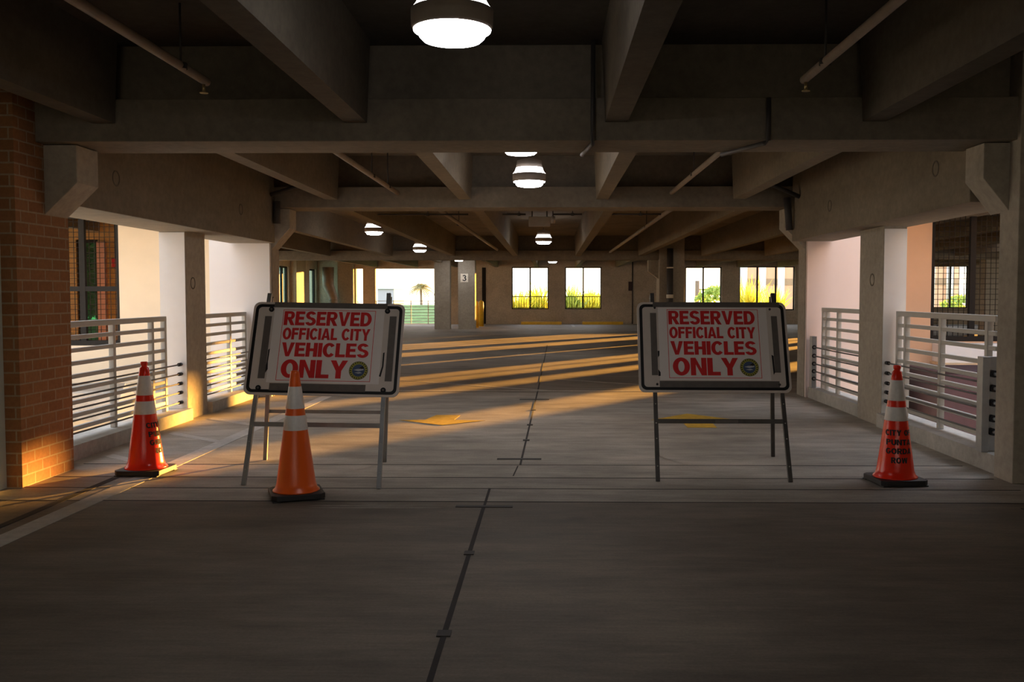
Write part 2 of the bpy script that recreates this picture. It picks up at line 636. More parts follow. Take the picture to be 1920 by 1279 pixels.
for x in (-5.4, -3.42, -1.48, .51, 2.46, 4.45):
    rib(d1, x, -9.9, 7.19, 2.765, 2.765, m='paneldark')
for x in (-3.07, -1.187, .74, 2.66):
    rib(d2, x, 7.81, 13.19, 2.79, 2.79, .63)
for k in range(-4, 14):
    rib(d3, -1.08 + 1.985 * k, 13.81, 29.59, 2.72, 2.68)
for k in range(-4, 14):
    rib(d4, -.63 + 1.985 * k, 30.21, YB - .01, 2.80, 2.82)
for o, l in ((d1, 'dark ribbed concrete ceiling over the near lane'), (d2, 'ribbed concrete ceiling over the railed bridge between the two decks'),
             (d3, 'brown ribbed concrete ceiling over the sunlit deck beyond the bridge'), (d4, 'ribbed concrete ceiling along the far windows')):
    tag(o, l, 'ceiling', None, 'structure')


def tbeam(x0, x1, yy, zb, zl, zt, label):
    y0, y1 = yy
    p = [(y0, zb), (y1, zb), (y1, zl), (y1 - .14, zl), (y1 - .14, zt), (y0 + .14, zt), (y0 + .14, zl), (y0, zl)]
    return struct('concrete_beam', MB().prism(p, 'x', x0, x1), 'beam', label, 'beam', .006)


tbeam(-4.06, 4.3, B1, 2.628, 2.95, 3.72, 'nearest concrete cross beam, behind the closest hanging lamp')
tbeam(-4.3, 4.3, B2, 2.68, 2.97, 3.72, 'second concrete cross beam, above the two reserved signs')
tbeam(-11.45, 30, B3, 2.56, 2.85, 3.66, 'far concrete cross beam at the end of the sunlit deck')

# columns with corbels


def corbel_poly(xc, xt, zt, zk, zb):
    return [(xc, zt), (xt, zt), (xt, zk), (xc, zb)]


# near left brick pier and its corbel
struct('brick_pillar', MB().box(-4.08, -3.96, 6.9, 7.66, 0, 3.4), 'brick', 'brown brick pier at the left end of the bridge', 'pillar')
struct('corbel_beam', MB().prism(corbel_poly(-3.965, -3.70, 2.622, 2.327, 2.075), 'y', 7.31, 7.66), 'column', 'concrete corbel on the brick pier', 'corbel', .005)
cr = MB().box(3.55, 4.3, 7.15, 7.45, 0, 3.4)
cr.prism(corbel_poly(3.56, 3.35, 2.622, 2.35, 2.09), 'y', 7.31, 7.63)
struct('concrete_column', cr, 'column', 'dark concrete column with a corbel at the near right end of the bridge', 'column', .006)
c = MB().box(-4.16, -3.96, 13.3, 13.66, -4, 3.4)
c.prism(corbel_poly(-3.97, -3.70, 2.674, 2.40, 2.09), 'y', 13.31, 13.65)
struct('concrete_column', c, 'column', 'concrete column with corbel at the far left end of the bridge', 'column', .006)
c = MB().box(3.62, 3.80, 13.3, 13.66, -4, 3.4)
c.prism(corbel_poly(3.63, 3.33, 2.674, 2.40, 2.09), 'y', 13.31, 13.65)
struct('concrete_column', c, 'column', 'concrete column with corbel at the far right end of the bridge', 'column', .006)
c = MB().box(3.46, 4.25, 29.5, 30.3, 0, 3.3)
c.prism(corbel_poly(3.47, 3.14, 2.555, 2.2, 1.95), 'y', 29.72, 30.08)
struct('concrete_column', c, 'column', 'concrete column with a dark drainpipe, seen above the right sign', 'column', .006)
struct('concrete_column', MB().box(-4.86, -4.2, 39.4, 39.9, 0, 3.42), 'column', 'plain concrete column left of the one marked 3', 'column')
struct('concrete_column', MB().box(-3.84, -3.13, 39.3, 39.9, 0, 3.42), 'column', 'concrete column carrying the number 3 plate', 'column')

struct('concrete_column', MB().box(13.75, 14.4, 29.65, 30.15, 0, 2.558), 'column', 'added concrete column masking a far window behind the right mesh screen', 'column')  # column added to hide a bright far window from view

# piers half way along the bridge
struct('concrete_column', MB().box(-4.5, -4.2, 10.74, 11.36, -4, 2.19), 'column', 'slim concrete pier half way along the left railing', 'column', .006)
struct('concrete_column', MB().box(3.65, 3.9, 10.28, 11.06, -4, 2.21), 'column', 'slim concrete pier half way along the right railing', 'column', .006)
for o_, (x0, x1, y) in zip([o for o in COL.objects if 'slim concrete pier' in o.get('label', '')], ((-4.5, -4.205, 10.735), (3.655, 3.9, 10.275))):
    MB().box(x0, x1, y, y + .0045, -4, 2.17).build('pale_face', 'farwhite', o_)  # thin paler plate over each pier's front face
# spandrels
struct('spandrel_beam', MB().box(-4.52, -3.88, 7.67, 13.19, 2.18, 3.44), 'panel', 'deep concrete spandrel beam over the left railing', 'beam', .006)
struct('spandrel_beam', MB().box(3.40, 3.97, 7.65, 13.19, 2.20, 3.44), 'panel', 'deep concrete spandrel beam over the right railing', 'beam', .006)
# round lifting inserts cast into the precast faces
for o in [o for o in COL.objects if o.get('kind') == 'structure']:
    l = o.get('label', '')
    spots = {'deep concrete spandrel beam over the left railing': (-3.88, [(218, 335), (452, 393)]), 'deep concrete spandrel beam over the right railing': (3.40, [(1744, 320), (1550, 388)]),
             'slim concrete pier half way along the left railing': (-4.2, [(359, 531)]), 'slim concrete pier half way along the right railing': (3.65, [(1631, 525)])}.get(l)
    if spots:
        X = spots[0]
        sg = 1 if X < 0 else -1
        for px, py in spots[1]:
            Y = abs(X) * F_PX / abs(px - 1030)
            Z = 1.45 + (553 - py) / F_PX * Y
            n = 24
            mb = MB()
            for r0, r1, x1 in ((.072, .058, .004),):
                vs = [(X + sg * q, Y + r * math.cos(2 * PI * k / n), Z + r * math.sin(2 * PI * k / n)) for q, r in ((.0005, r0), (x1, r0), (x1, r1), (.0005, r1)) for k in range(n)]
                mb.add(vs, [(a * n + k, a * n + (k + 1) % n, (a + 1) % 4 * n + (k + 1) % n, (a + 1) % 4 * n + k) for a in range(4) for k in range(n)])
            mb.build('lifting_insert', 'paneldark', o)
# curbs
struct('curb', MB().box(-4.5, -4.14, 7.67, 10.735, .001, .135).box(-4.5, -4.14, 11.365, 13.21, .001, .135), 'curb', 'pale concrete curb under the left railing', 'curb')
cb = MB().box(3.60, 3.94, 7.47, 10.275, .001, .15).box(3.66, 3.94, 11.065, 13.21, .001, .15)
struct('curb', cb, 'curb', 'pale concrete curb under the right railing', 'curb')

# near building shell
struct('wall_left', MB().box(-4.3, -4.08, -10, 6.99, 0, 3.4).box(-4.3, -4.08, 6.99, 7.66, 0, 3.4), 'greenish', 'pale painted wall beside the brick pier', 'wall')
struct('wall_right', MB().box(4.3, 4.5, -10, 7.64, 0, 3.4), 'backwall', 'dark wall to the right of the near lane', 'wall')
struct('wall_rear', MB().box(-6, 6, -10.3, -10.02, 0, 1.1).box(-6, 6, -10.3, -10.02, 2.25, 3.4).box(-6, -4, -10.3, -10.02, 1.1, 2.25).box(4, 6, -10.3, -10.02, 1.1, 2.25), 'backwall', 'unseen wall behind the near lane with an added light opening', 'wall')  # opening added out of view so sky light fills the sign faces

# light wells: facades of the far deck and of the near deck
ZT = 6.5
struct('wall_well_left', MB().box(-4.83, -4.17, 13.22, 13.5, -4, ZT).box(-4.83, -4.6, 13.5, 15.19, -4, ZT).box(-4.17, -3.968, 13.22, 13.29, -4, 2.6), 'white', 'bright white wall beyond the left railing', 'wall')
wl = MB()
wl.box(-7.04, -4.6, 15.2, 15.5, -4, ZT)
wl.box(-14, -7.04, 15.2, 15.5, -4, .616)
wl.box(-14, -7.04, 15.2, 15.5, 2.78, ZT)
wl.box(-14, -8.35, 15.2, 15.5, .616, 2.78)
struct('wall_cream_left', wl, 'cream', 'cream stucco wall with a mesh window beyond the left railing', 'wall')
struct('wall_well_right', MB().box(3.81, 4.99, 13.22, 13.5, -4, ZT).box(4.75, 4.99, 13.5, 15.19, -4, ZT).box(3.628, 3.81, 13.22, 13.29, -4, 2.6), 'pink', 'pale pink wall beyond the right railing', 'wall')
wr = MB()
wr.box(4.75, 6.17, 15.2, 15.5, -4, ZT)
wr.box(6.17, 14, 15.2, 15.5, -4, .694)
wr.box(6.17, 14, 15.2, 15.5, 2.95, ZT)
wr.box(8.2, 14, 15.2, 15.5, .694, 2.95)
struct('wall_salmon_right', wr, 'salmon', 'salmon stucco wall with a mesh window beyond the right railing', 'wall')
struct('wall_near_facade', MB().box(-14, -4.31, 7.2, 7.5, -4, ZT).box(4.51, 14, 7.2, 7.5, -4, ZT), 'white', 'outer wall of the near deck', 'wall')
struct('wall_court_right', MB().box(9.0, 9.3, 7.5, 15.2, -4, 3.6), 'salmon', 'unseen side wall added to dim the right court', 'wall')  # out-of-view wall added to cut sky light in this court
struct('wall_upper', MB().box(-4.52, 3.97, 7.3, 7.5, 3.8, ZT).box(-4.16, 3.8, 13.3, 13.5, 3.8, ZT), 'white', 'upper storey walls above the bridge', 'wall')
struct('ground', MB().box(-14, -4.5, 7.5, 15.2, -4.3, -4).box(3.9, 9, 7.5, 15.2, -4.3, -4), 'ground', 'paved court below the bridge', 'ground')

# ------------------------------------------------------------------ back wall with its openings
def zpx(y, Y):
    return 1.45 + (553 - y) / F_PX * Y


def xpx(x, Y):
    return (x - 1030) / F_PX * Y


# openings of the wall from left to right: (x0, x1, z0, z1)
WIN = [(xpx(667, YB), xpx(680, YB), .02, 2.745), (xpx(703.5, YB), xpx(841, YB), .02, 2.745),
       (xpx(959.5, YB), xpx(1028.5, YB), .745, 2.82), (xpx(1059.5, YB), xpx(1127.5, YB), .745, 2.82),
       (xpx(1284, YB), xpx(1351.5, YB), .745, 2.82), (xpx(1384.5, YB), xpx(1487.5, YB), .70, 2.85),
       (12.9, 14.4, .745, 2.82), (15.75, 16.7, .745, 2.82), (xpx(1745, YB), xpx(1809, YB), .80, 2.88),
       (21.2, 22.1, .745, 2.62), (24.05, 25.3, .745, 2.62)]
bw = MB()
xx = -11.8
for x0, x1, z0, z1 in WIN:
    bw.box(xx, x0, YB, YB + .3, 0, 3.44)
    bw.box(x0, x1, YB, YB + .3, 0, z0)
    bw.box(x0, x1, YB, YB + .3, z1, 3.44)
    xx = x1
bw.box(xx, 30.2, YB, YB + .3, 0, 3.44)
struct('wall_back', bw, 'backwall', 'stained concrete wall with square windows at the far end', 'wall')
struct('wall_recess', MB().box(xpx(904, YB), xpx(911, YB), YB - .02, YB - .002, .02, 2.8), 'darksteel', 'dark vertical slot in the far wall', 'wall')

# left wall of the far deck (windows seen edge on)
XL = -11.5
LW = [(17.0, 21.0), (22.0, 28.0), (29.0, 37.5), (39.7, 41.1), (44.7, 45.9)]  # wide hidden openings added to brighten the far deck; last pair in view
lw = MB()
yy = 15.5
for y0, y1 in LW:
    lw.box(XL - .3, XL, yy, y0, 0, 3.44)
    lw.box(XL - .3, XL, y0, y1, 0, .75)
    lw.box(XL - .3, XL, y0, y1, 2.70, 3.44)
    yy = y1
lw.box(XL - .3, XL, yy, YB, 0, 3.44)
struct('wall_left_far', lw, 'backwall', 'left wall of the far deck with narrow windows and added light openings', 'wall')
struct('wall_right_far', MB().box(30, 30.2, 13.6, YB, 0, 3.44), 'backwall', 'right end wall of the far deck', 'wall')
struct('concrete_column', MB().box(XL, XL + .28, 41.35, 42.95, 0, 3.42), 'column', 'pier on the left far wall, half lit yellow by the sun', 'column')
struct('concrete_column', MB().box(xpx(634, 45.9), xpx(662, 45.9), 45.7, 46.19, 0, 3.42), 'column', 'dim concrete column left of the open bay', 'column')

# ------------------------------------------------------------------ windows: frames, mullions, bars


def window(n, x0, x1, z0, z1, y, mull, label, bars=False, t=.05, glass=None):
    r = tag(bpy.data.objects.new('window_%d' % n, None), label, 'window', None, 'structure')
    COL.objects.link(r)
    r.location = ((x0 + x1) / 2, y, z0)
    hw, h = (x1 - x0) / 2, z1 - z0
    f = MB()
    f.box(-hw, -hw + t, -.05, .05, 0, h).box(hw - t, hw, -.05, .05, 0, h)
    f.box(-hw + t, hw - t, -.05, .05, 0, t).box(-hw + t, hw - t, -.05, .05, h - t, h)
    f.build('window_frame', 'darksteel', r)
    for q in mull:
        MB().box(q - .035, q + .035, -.04, .04, t, h - t).build('mullion', 'darksteel', r)
    if bars:
        b = MB()
        b.box(-hw + t, hw - t, .06, .10, .60, .64)
        b.box(-hw + t, hw - t, .06, .10, .06, .09)
        k = -hw + .1
        while k < hw - .06:
            b.box(k - .011, k + .011, .07, .092, .09, .60)
            k += .125
        b.build('guard_bars', 'darksteel', r)
    return r


wl_ = ['open window with dark guard bars, left of the two side by side on the far wall', 'open window with dark guard bars, right of the two side by side on the far wall',
       'open window showing a utility pole, above the right sign', 'wide three pane window showing a columned building']
for i in range(4):
    x0, x1, z0, z1 = WIN[i + 2]
    hw = (x1 - x0) / 2
    window(i + 1, x0, x1, z0, z1, YB + .12, [0] if i < 3 else [-hw * .34, hw * .33], wl_[i], i < 2)
x0, x1, z0, z1 = WIN[8]
window(5, x0, x1, z0, z1, YB + .12, [0], 'far window seen through the right mesh screen')
# narrow glazed windows on the left far wall
for i, (y0, y1) in enumerate(LW[3:]):
    r = tag(bpy.data.objects.new('window_%d' % (6 + i), None), ('narrow glazed window left of the sunlit pier', 'thin glazed window right of the sunlit pier')[i], 'window', None, 'structure')
    COL.objects.link(r)
    r.location = (XL - .12, (y0 + y1) / 2, .75)
    hh = (y1 - y0) / 2
    f = MB().box(-.05, .05, -hh, -hh + .08, 0, 1.95).box(-.05, .05, hh - .08, hh, 0, 1.95).box(-.05, .05, -hh, hh, 0, .07).box(-.05, .05, -hh, hh, 1.88, 1.95)
    f.build('window_frame', 'darksteel', r)
    if i == 0:
        MB().box(-.05, .05, -.06, .06, .07, 1.88).build('mullion', 'darksteel', r)
    MB().box(-.006, .006, -hh + .08, hh - .08, .07, 1.88).build('pane', 'glass', r)


# mesh screens in the two court windows
def screen(x0, x1, z0, z1, y, mx, bars_z, label):
    r = empty('mesh_screen', ((x0 + x1) / 2, y, z0), label, 'screen')
    hw, h = (x1 - x0) / 2, z1 - z0
    f = MB()
    t = .075
    f.box(-hw, -hw + t, -.04, .04, 0, h).box(hw - t, hw, -.04, .04, 0, h)
    f.box(-hw + t, hw - t, -.04, .04, 0, t).box(-hw + t, hw - t, -.04, .04, h - t, h)
    f.build('screen_frame', 'darksteel', r)
    for q in mx:
        MB().box(q - (x0 + x1) / 2 - .045, q - (x0 + x1) / 2 + .045, -.035, .035, t, h - t).build('mullion', 'darksteel', r)
    for q in bars_z:
        MB().box(-hw + t, hw - t, -.03, .03, q - z0 - .04, q - z0 + .04).build('crossbar', 'darksteel', r)
    g = MB()
    k = -hw + .08
    while k < hw - .05:
        g.box(k - .004, k + .004, .036, .044, .02, h - .02)
        k += .085
    k = .08
    while k < h - .05:
        g.box(-hw + .02, hw - .02, .0441, .052, k - .004, k + .004)
        k += .085
    g.build('wire_mesh', 'darksteel', r)
    return r


screen(-8.35, -7.04, .62, 2.78, 15.3, [-7.68], [1.55], 'dark framed mesh screen in the cream wall, past the left railing')
screen(6.17, 8.2, .70, 2.95, 15.3, [6.865, 7.6], [], 'dark framed mesh screen in the salmon wall, past the right railing')
# brick stair wall behind the left screen, with a green window
sw = MB()
sw.box(-10.4, -9.42, 18.5, 18.8, 0, 3.3).box(-8.98, -7.6, 18.5, 18.8, 0, 3.3).box(-9.42, -8.98, 18.5, 18.8, 0, .35).box(-9.42, -8.98, 18.5, 18.8, 2.55, 3.3)
struct('wall_stair', sw, 'tanbrick', 'tan brick wall behind the left mesh screen', 'wall')
r = tag(bpy.data.objects.new('window_8', None), 'tall narrow green window behind the left mesh screen', 'window', None, 'structure')
COL.objects.link(r)
r.location = (-9.2, 18.6, .35)
MB().box(-.22, -.17, -.05, .05, 0, 2.2).box(.15, .22, -.05, .05, 0, 2.2).box(-.17, .15, -.05, .05, 0, .06).box(-.17, .15, -.05, .05, 2.14, 2.2).build('window_frame', 'darksteel', r)
MB().box(-.17, .15, -.005, .005, .06, 2.14).build('pane', 'glassg', r)
struct('trim_1', MB().box(-8.97, -8.80, 18.42, 18.499, .3, 2.5), 'pinkpier', 'pinkish strip beside the narrow green window', 'trim')
al = empty('fire_alarm', (-8.62, 18.44, 2.0), 'small red fire alarm on the brick wall behind the left screen', 'alarm')
MB().box(-.07, .07, 0, .055, 0, .17).build('alarm_case', 'alarm', al, bevel=.01)
MB().tube([(0, .03, .17), (0, .03, 1.0)], .012, 8).build('conduit', 'pipedark', al)

# ================================================================== RAILINGS AND CABLES


def railing(x, y0, y1, posts, ztop, zb, n, label, zcurb):
    r = empty('guard_railing', (x, (y0 + y1) / 2, zcurb), label, 'railing', 'painted steel railings along the bridge')
    ym = (y0 + y1) / 2
    for i in range(n):
        z = ztop - (ztop - zb) * i / (n - 1) - zcurb
        h = .028 if i == 0 else .02
        MB().box(-h, h, y0 - ym, y1 - ym, z - h * 1.1, z + h * .9).build('rail', 'rail', r, bevel=.006)
    for p in posts:
        MB().box(-.026, .026, p - ym - .026, p - ym + .026, 0.001, ztop - zcurb - .01).build('post', 'rail', r, bevel=.004)
    return r


railing(-4.33, 7.7, 10.43, [8.0, 9.17, 10.07, 10.405], 1.185, .235, 9, 'grey steel railing between the brick pier and the left slim pier', .136)
railing(-4.33, 11.40, 13.2, [11.43, 12.54, 13.17], 1.185, .235, 9, 'grey steel railing behind the left slim pier, partly behind the left sign', .136)
railing(3.80, 7.95, 10.22, [8.12, 9.08, 9.97, 10.195], 1.25, .23, 9, 'grey steel railing behind the right cone', .151)
railing(3.80, 11.10, 13.0, [11.2, 12.3, 12.8, 12.97], 1.25, .23, 9, 'grey steel railing between the right slim pier and the far right column', .151)

ORD = ['topmost', 'second from top', 'middle', 'second from bottom', 'lowest']


def cables(x, y0, y1, zs, where, kn):
    for i, z in enumerate(zs):
        ym = (y0 + y1) / 2
        r = empty('barrier_cable', (x, ym, z), '%s of five barrier cables %s' % (ORD[i], where), 'cable', 'steel barrier cables along the railings')
        MB().tube([(0, y0 - ym, 0), (0, 0, -.004), (0, y1 - ym, 0)], .009, 8).build('strand', 'cable', r)
        for s_, yv in kn:
            MB().tube([(0, yv - ym, 0), (0, yv - ym + .07 * s_, 0)], .021, 10).build('anchor_sleeve', 'bolt', r)


cables(-4.27, 7.67, 10.738, [.645, .535, .425, .32, .205], 'from brick pier to left slim pier', [(-1, 10.735)])
cables(-4.27, 11.362, 13.22, [.645, .535, .425, .32, .205], 'behind the left slim pier', [(1, 11.365)])
cables(3.70, 7.82, 10.278, [.705, .593, .483, .382, .282], 'behind the right cone', [(-1, 10.275)])
cables(3.70, 11.062, 13.05, [.72, .60, .49, .385, .28], 'beyond the right slim pier', [(1, 11.065)])


def anchor(x, y, z0, h, zs, label, d=.1, wd=.2, bx=.045):
    r = empty('cable_anchor', (x, y, z0), label, 'bracket')
    MB().box(-.05, .012, -d / 2, d / 2, 0, h).box(.012, wd, -d / 2 + .04, -d / 2 + .055, 0, h).build('steel_channel', 'galv', r, bevel=.004)
    for z in zs:
        MB().tube([(bx, -d / 2 + .04, z - z0), (bx, -d / 2 - .01, z - z0)], .03, 16).build('washer', 'bolt', r)
        MB().tube([(bx, -d / 2 - .011, z - z0), (bx, -d / 2 - .05, z - z0)], .014, 6).build('bolt', 'galv', r)


anchor(3.615, 7.76, .151, .79, [.80, .68, .56, .43, .32], 'grey steel anchor channel with bolts beside the near right column')
anchor(3.715, 13.12, .151, .72, [.72, .60, .49, .385, .28], 'grey steel anchor post at the far right end of the railing', .12, .03, -.02)

# ================================================================== CONES
RB, RT = .146, .03


def cone_r(z):
    return RB + (RT - RB) * (z - .045) / (.895 - .045)


def make_cone(loc, rz, body, label, text=None, tphi=0, neck=False):
    r = empty('traffic_cone', loc, label, 'traffic cone', None, rz)
    b = MB()
    hw, ch = .185, .035
    oct_ = [(-hw + ch, -hw), (hw - ch, -hw), (hw, -hw + ch), (hw, hw - ch), (hw - ch, hw), (-hw + ch, hw), (-hw, hw - ch), (-hw, -hw + ch)]
    b.prism(oct_, 'z', .008, .047)
    for sx in (-1, 1):
        for sy in (-1, 1):
            b.box(sx * .15 - .03, sx * .15 + .03, sy * .15 - .03, sy * .15 + .03, 0, .0085)
    b.build('base', 'rubber', r, bevel=.006)
    prof = [(RB + .02, .0475), (RB + .018, .056), (RB + .004, .068)]
    prof += [(cone_r(z), z) for z in (.10, .2, .3, .4, .5, .6, .7, .8)]
    if neck:
        prof += [(cone_r(.86), .86), (.026, .868), (.022, .876), (.027, .885), (.0285, .905), (.022, .91)]
    else:
        prof += [(.034, .87), (.032, .89), (.028, .905), (.018, .91)]
    MB().lathe(prof, 48).build('cone_body', body, r)
    for z0, z1 in ((.487, .592), (.64, .797)):
        MB().lathe([(cone_r(z0) + .0012, z0), (cone_r(z0) + .002, z0 + .002), (cone_r(z1) + .002, z1 - .002), (cone_r(z1) + .0012, z1)], 48, cap=False).build('reflective_band', 'band', r)
    if text:
        mb = MB()
        for s_, z, wd in text:
            vs, fs = text_shape(s_, wd, .043, .03)
            out_ = []
            for u, v in vs:
                zz = z + v
                rr = cone_r(zz) + .003
                a = tphi + (u - wd / 2) / rr
                out_.append((rr * math.cos(a), rr * math.sin(a), zz))
            mb.add(out_, fs)
        mb.build('lettering', 'ink', r, weld=False)
    return r


TXT = [('CITY OF', .378, .215), ('PUNTA', .307, .20), ('GORDA', .240, .205), ('ROW', .171, .125)]
az = lambda x, y: math.atan2(-y, -x)       # from the cone towards the camera
make_cone((-3.285, 7.5, 0), math.radians(-4), 'red', 'glossy red-orange cone beside the brick pier, base side lit by the sun', TXT, az(-3.285, 7.5) + math.radians(64 + 4), True)
make_cone((-1.82, 6.63, 0), math.radians(21), 'orange', 'plain orange cone in front of the left sign')
make_cone((2.675, 7.2, 0), math.radians(6), 'red', 'red-orange cone with black stencilled words beside the right railing', TXT, az(2.675, 7.2) + math.radians(14 - 6), True)

# ================================================================== SIGNS
PW, PH = 1.215, .765


def rrect(x0, x1, z0, z1, rad, n=6):
    pts = []
    for cx, cz, a0 in ((x1 - rad, z0 + rad, -PI / 2), (x1 - rad, z1 - rad, 0), (x0 + rad, z1 - rad, PI / 2), (x0 + rad, z0 + rad, PI)):
        for k in range(n + 1):
            a = a0 + PI / 2 * k / n
            pts.append((cx + rad * math.cos(a), cz + rad * math.sin(a)))
    return pts


def ring_mesh(outer, inner, y0, y1):
    n = len(outer)
    vs = [(p[0], y, p[1]) for y in (y0, y1) for p in outer] + [(p[0], y, p[1]) for y in (y0, y1) for p in inner]
    fs = []
    for i in range(n):
        j = (i + 1) % n
        fs += [(i, j, 2 * n + j, 2 * n + i), (n + i, 3 * n + i, 3 * n + j, n + j), (i, n + i, n + j, j), (2 * n + i, 2 * n + j, 3 * n + j, 3 * n + i)]
    return MB().add(vs, fs)


def disc(cx, cz, rad, y0, y1, n=32):
    return MB().prism([(cx + rad * math.cos(2 * PI * k / n), cz + rad * math.sin(2 * PI * k / n)) for k in range(n)], 'y', y0, y1)


def make_sign(root, feet, tops, pbase, lean, roll, label, bigbolts, yaw=0):
    steel = 'galv' if bigbolts else 'perf'
    rx, ry = root
    r = empty('reserved_sign', (rx, ry, 0), label, 'sign', 'folding reserved parking signs')
    FL, FR, BLt, BR = [Vector((*p, 0.0)) for p in feet]
    TL, TR = [Vector((x, 0, 1.43)) for x in tops]
    w_ = .032
    for a, b in ((FL, TL), (FR, TR)):
        q = a.copy()
        b2 = b + Vector((0, -.02, .03))
        lb = MB().bar(a, b2, w_, .028, (1, 0, 0))
        lg = lb.build('leg', steel, r)
        d = b2 - a
        for t in (.08, .22, .3, .4):
            p = a + d * t + Vector((0, -.0145, 0))
            MB().tube([p, p + Vector((0, -.004, 0))], .005, 8).build('hole_rivet', 'rail', lg)
    for a, b in ((BLt, TL), (BR, TR)):
        MB().bar(a, b + Vector((0, .02, 0)), w_, .028, (1, 0, 0)).build('leg', steel, r)
    # crossbars
    tz = .315
    p, q = FL.lerp(TL, tz), FR.lerp(TR, tz)
    br = MB().bar(p + Vector((.01, -.018, 0)), q + Vector((-.01, -.018, 0)), .004, .036, (0, 1, 0)).build('crossbar', steel, r)
    if not bigbolts:
        m = p.lerp(q, .48) + Vector((0, -.0215, 0))
        MB().box(m.x - .02, m.x + .16, m.y - .001, m.y, m.z - .012, m.z + .012).build('maker_sticker', 'tape', br)
    p, q = BLt.lerp(TL, tz), BR.lerp(TR, tz)
    if bigbolts:
        MB().bar(p + Vector((.01, .018, 0)), q + Vector((-.01, .018, 0)), .004, .03, (0, 1, 0)).build('crossbar', steel, r)
    # panel, local axes: x across, z up the slope, -y towards the reader
    pn = MB().prism(rrect(-PW / 2, PW / 2, 0, PH, .05), 'y', -.006, .006).build('sign_panel', 'board', r)
    pn.location = pbase
    pn.rotation_euler = (-lean, math.radians(roll), yaw)
    U = lambda u: u - PW / 2
    V = lambda v: PH - v
    o_, i_ = rrect(-PW / 2 + .018, PW / 2 - .018, .018, PH - .018, .045), rrect(-PW / 2 + .042, PW / 2 - .042, .042, PH - .042, .028)
    ring_mesh(o_, i_, -.0085, -.0062).build('panel_border', 'black', pn)
    sk = MB().box(U(.17), U(1.055), -.0078, -.0062, V(.665), V(.045))
    ps = sk.build('poster', 'poster', pn)
    bx0, bx1, bz0, bz1 = U(.243), U(.985), V(.648), V(.062)
    ring_mesh([(bx0, bz0), (bx1, bz0), (bx1, bz1), (bx0, bz1)], [(bx0 + .004, bz0 + .004), (bx1 - .004, bz0 + .004), (bx1 - .004, bz1 - .004), (bx0 + .004, bz1 - .004)], -.0086, -.0079).build('poster_outline', 'redink', pn)
    lt = MB()
    for s_, u0, u1, v0, v1, bo in (('RESERVED', .254, .957, .075, .193, .034), ('OFFICIAL CITY', .257, .955, .215, .312, .03),
                                   ('VEHICLES', .262, .955, .337, .452, .036), ('ONLY', .275, .80, .478, .625, .036)):
        vs, fs = text_shape(s_, u1 - u0, v1 - v0, bo)
        lt.add([(U(u0) + a, -.0087, V(v1) + b) for a, b in vs], fs)
    lt.build('lettering', 'redink', pn, weld=False)
    cu, cv = U(.888), V(.557)
    em = disc(cu, cv, .074, -.0088, -.0079).build('round_seal', 'seal_y', pn)
    ring_mesh([(cu + .0745 * math.cos(a * PI / 16), cv + .0745 * math.sin(a * PI / 16)) for a in range(32)], [(cu + .071 * math.cos(a * PI / 16), cv + .071 * math.sin(a * PI / 16)) for a in range(32)], -.0094, -.0089).build('seal_edge', 'ink', em)
    disc(cu, cv, .05, -.0094, -.0089).build('seal_water', 'seal_b', em)
    e2 = MB()
    e2.add([(cu - .04, -.0097, cv + .004), (cu - .01, -.0097, cv + .012), (cu + .035, -.0097, cv + .016), (cu + .042, -.0097, cv + .004), (cu, -.0097, cv - .006)], [(0, 1, 2, 3, 4)])
    e2.add([(cu - .03, -.0097, cv - .018), (cu + .01, -.0097, cv - .012), (cu + .03, -.0097, cv - .02), (cu, -.0097, cv - .026)], [(0, 1, 2, 3)])
    e2.build('seal_sail', 'seal_w', em)
    MB().add([(cu + .0, -.0099, cv + .016), (cu + .03, -.0099, cv + .038), (cu + .044, -.0099, cv + .02), (cu + .03, -.0099, cv + .012)], [(0, 1, 2, 3)]).build('seal_tree', 'ink', em)
    n16 = 22
    tk = MB()
    for k in range(n16):
        a = 2 * PI * k / n16
        ca, sa = math.cos(a), math.sin(a)
        p0 = Vector((cu + .062 * ca, -.0096, cv + .062 * sa))
        tk.add([p0 + Vector((-.004 * sa - .006 * ca, 0, .004 * ca - .006 * sa)), p0 + Vector((.003 * sa - .006 * ca, 0, -.003 * ca - .006 * sa)), p0 + Vector((.003 * sa + .006 * ca, 0, -.003 * ca + .006 * sa)), p0 + Vector((-.004 * sa + .006 * ca, 0, .004 * ca + .006 * sa))], [(0, 1, 2, 3)])
    tk.build('seal_lettering', 'ink', em, weld=False)
    # tape
    if bigbolts:
        tp = [(.10, .155, .12, .635), (1.10, 1.155, .105, .64), (.165, 1.075, .0, .044), (.20, .955, .672, .73)]
        sc_ = [((.158, .40), (.17, .39), (.166, .50), (.172, .56), (.15, .60), (.157, .5)), ((1.07, .41), (1.082, .405), (1.082, .52), (1.066, .605), (1.052, .60), (1.07, .52))]
    else:
        tp = [(.105, .155, .095, .625), (1.09, 1.138, .12, .60), (.13, 1.165, .0, .04), (.165, 1.12, .672, .725)]
        sc_ = [((.157, .42), (.172, .42), (.17, .46), (.158, .475)), ((.157, .575), (.175, .60), (.175, .63), (.157, .632)), ((1.072, .45), (1.088, .46), (1.09, .60), (1.078, .62))]
    for u0, u1, v0, v1 in tp:
        MB().box(U(u0), U(u1), -.0098, -.0087, V(v1), V(v0)).build('grey_tape', 'tape', pn)
    mk = MB()
    for s_ in sc_:
        mk.add([(U(u), -.0088, V(v)) for u, v in s_], [list(range(len(s_)))])
    mk.build('scuff_marks', 'ink', pn, weld=False)
    bl = [(.145, .062), (1.078, .062), (.115, .712), (1.095, .712)] if bigbolts else [(.145, .05), (1.085, .06), (.145, .7), (1.12, .70)]
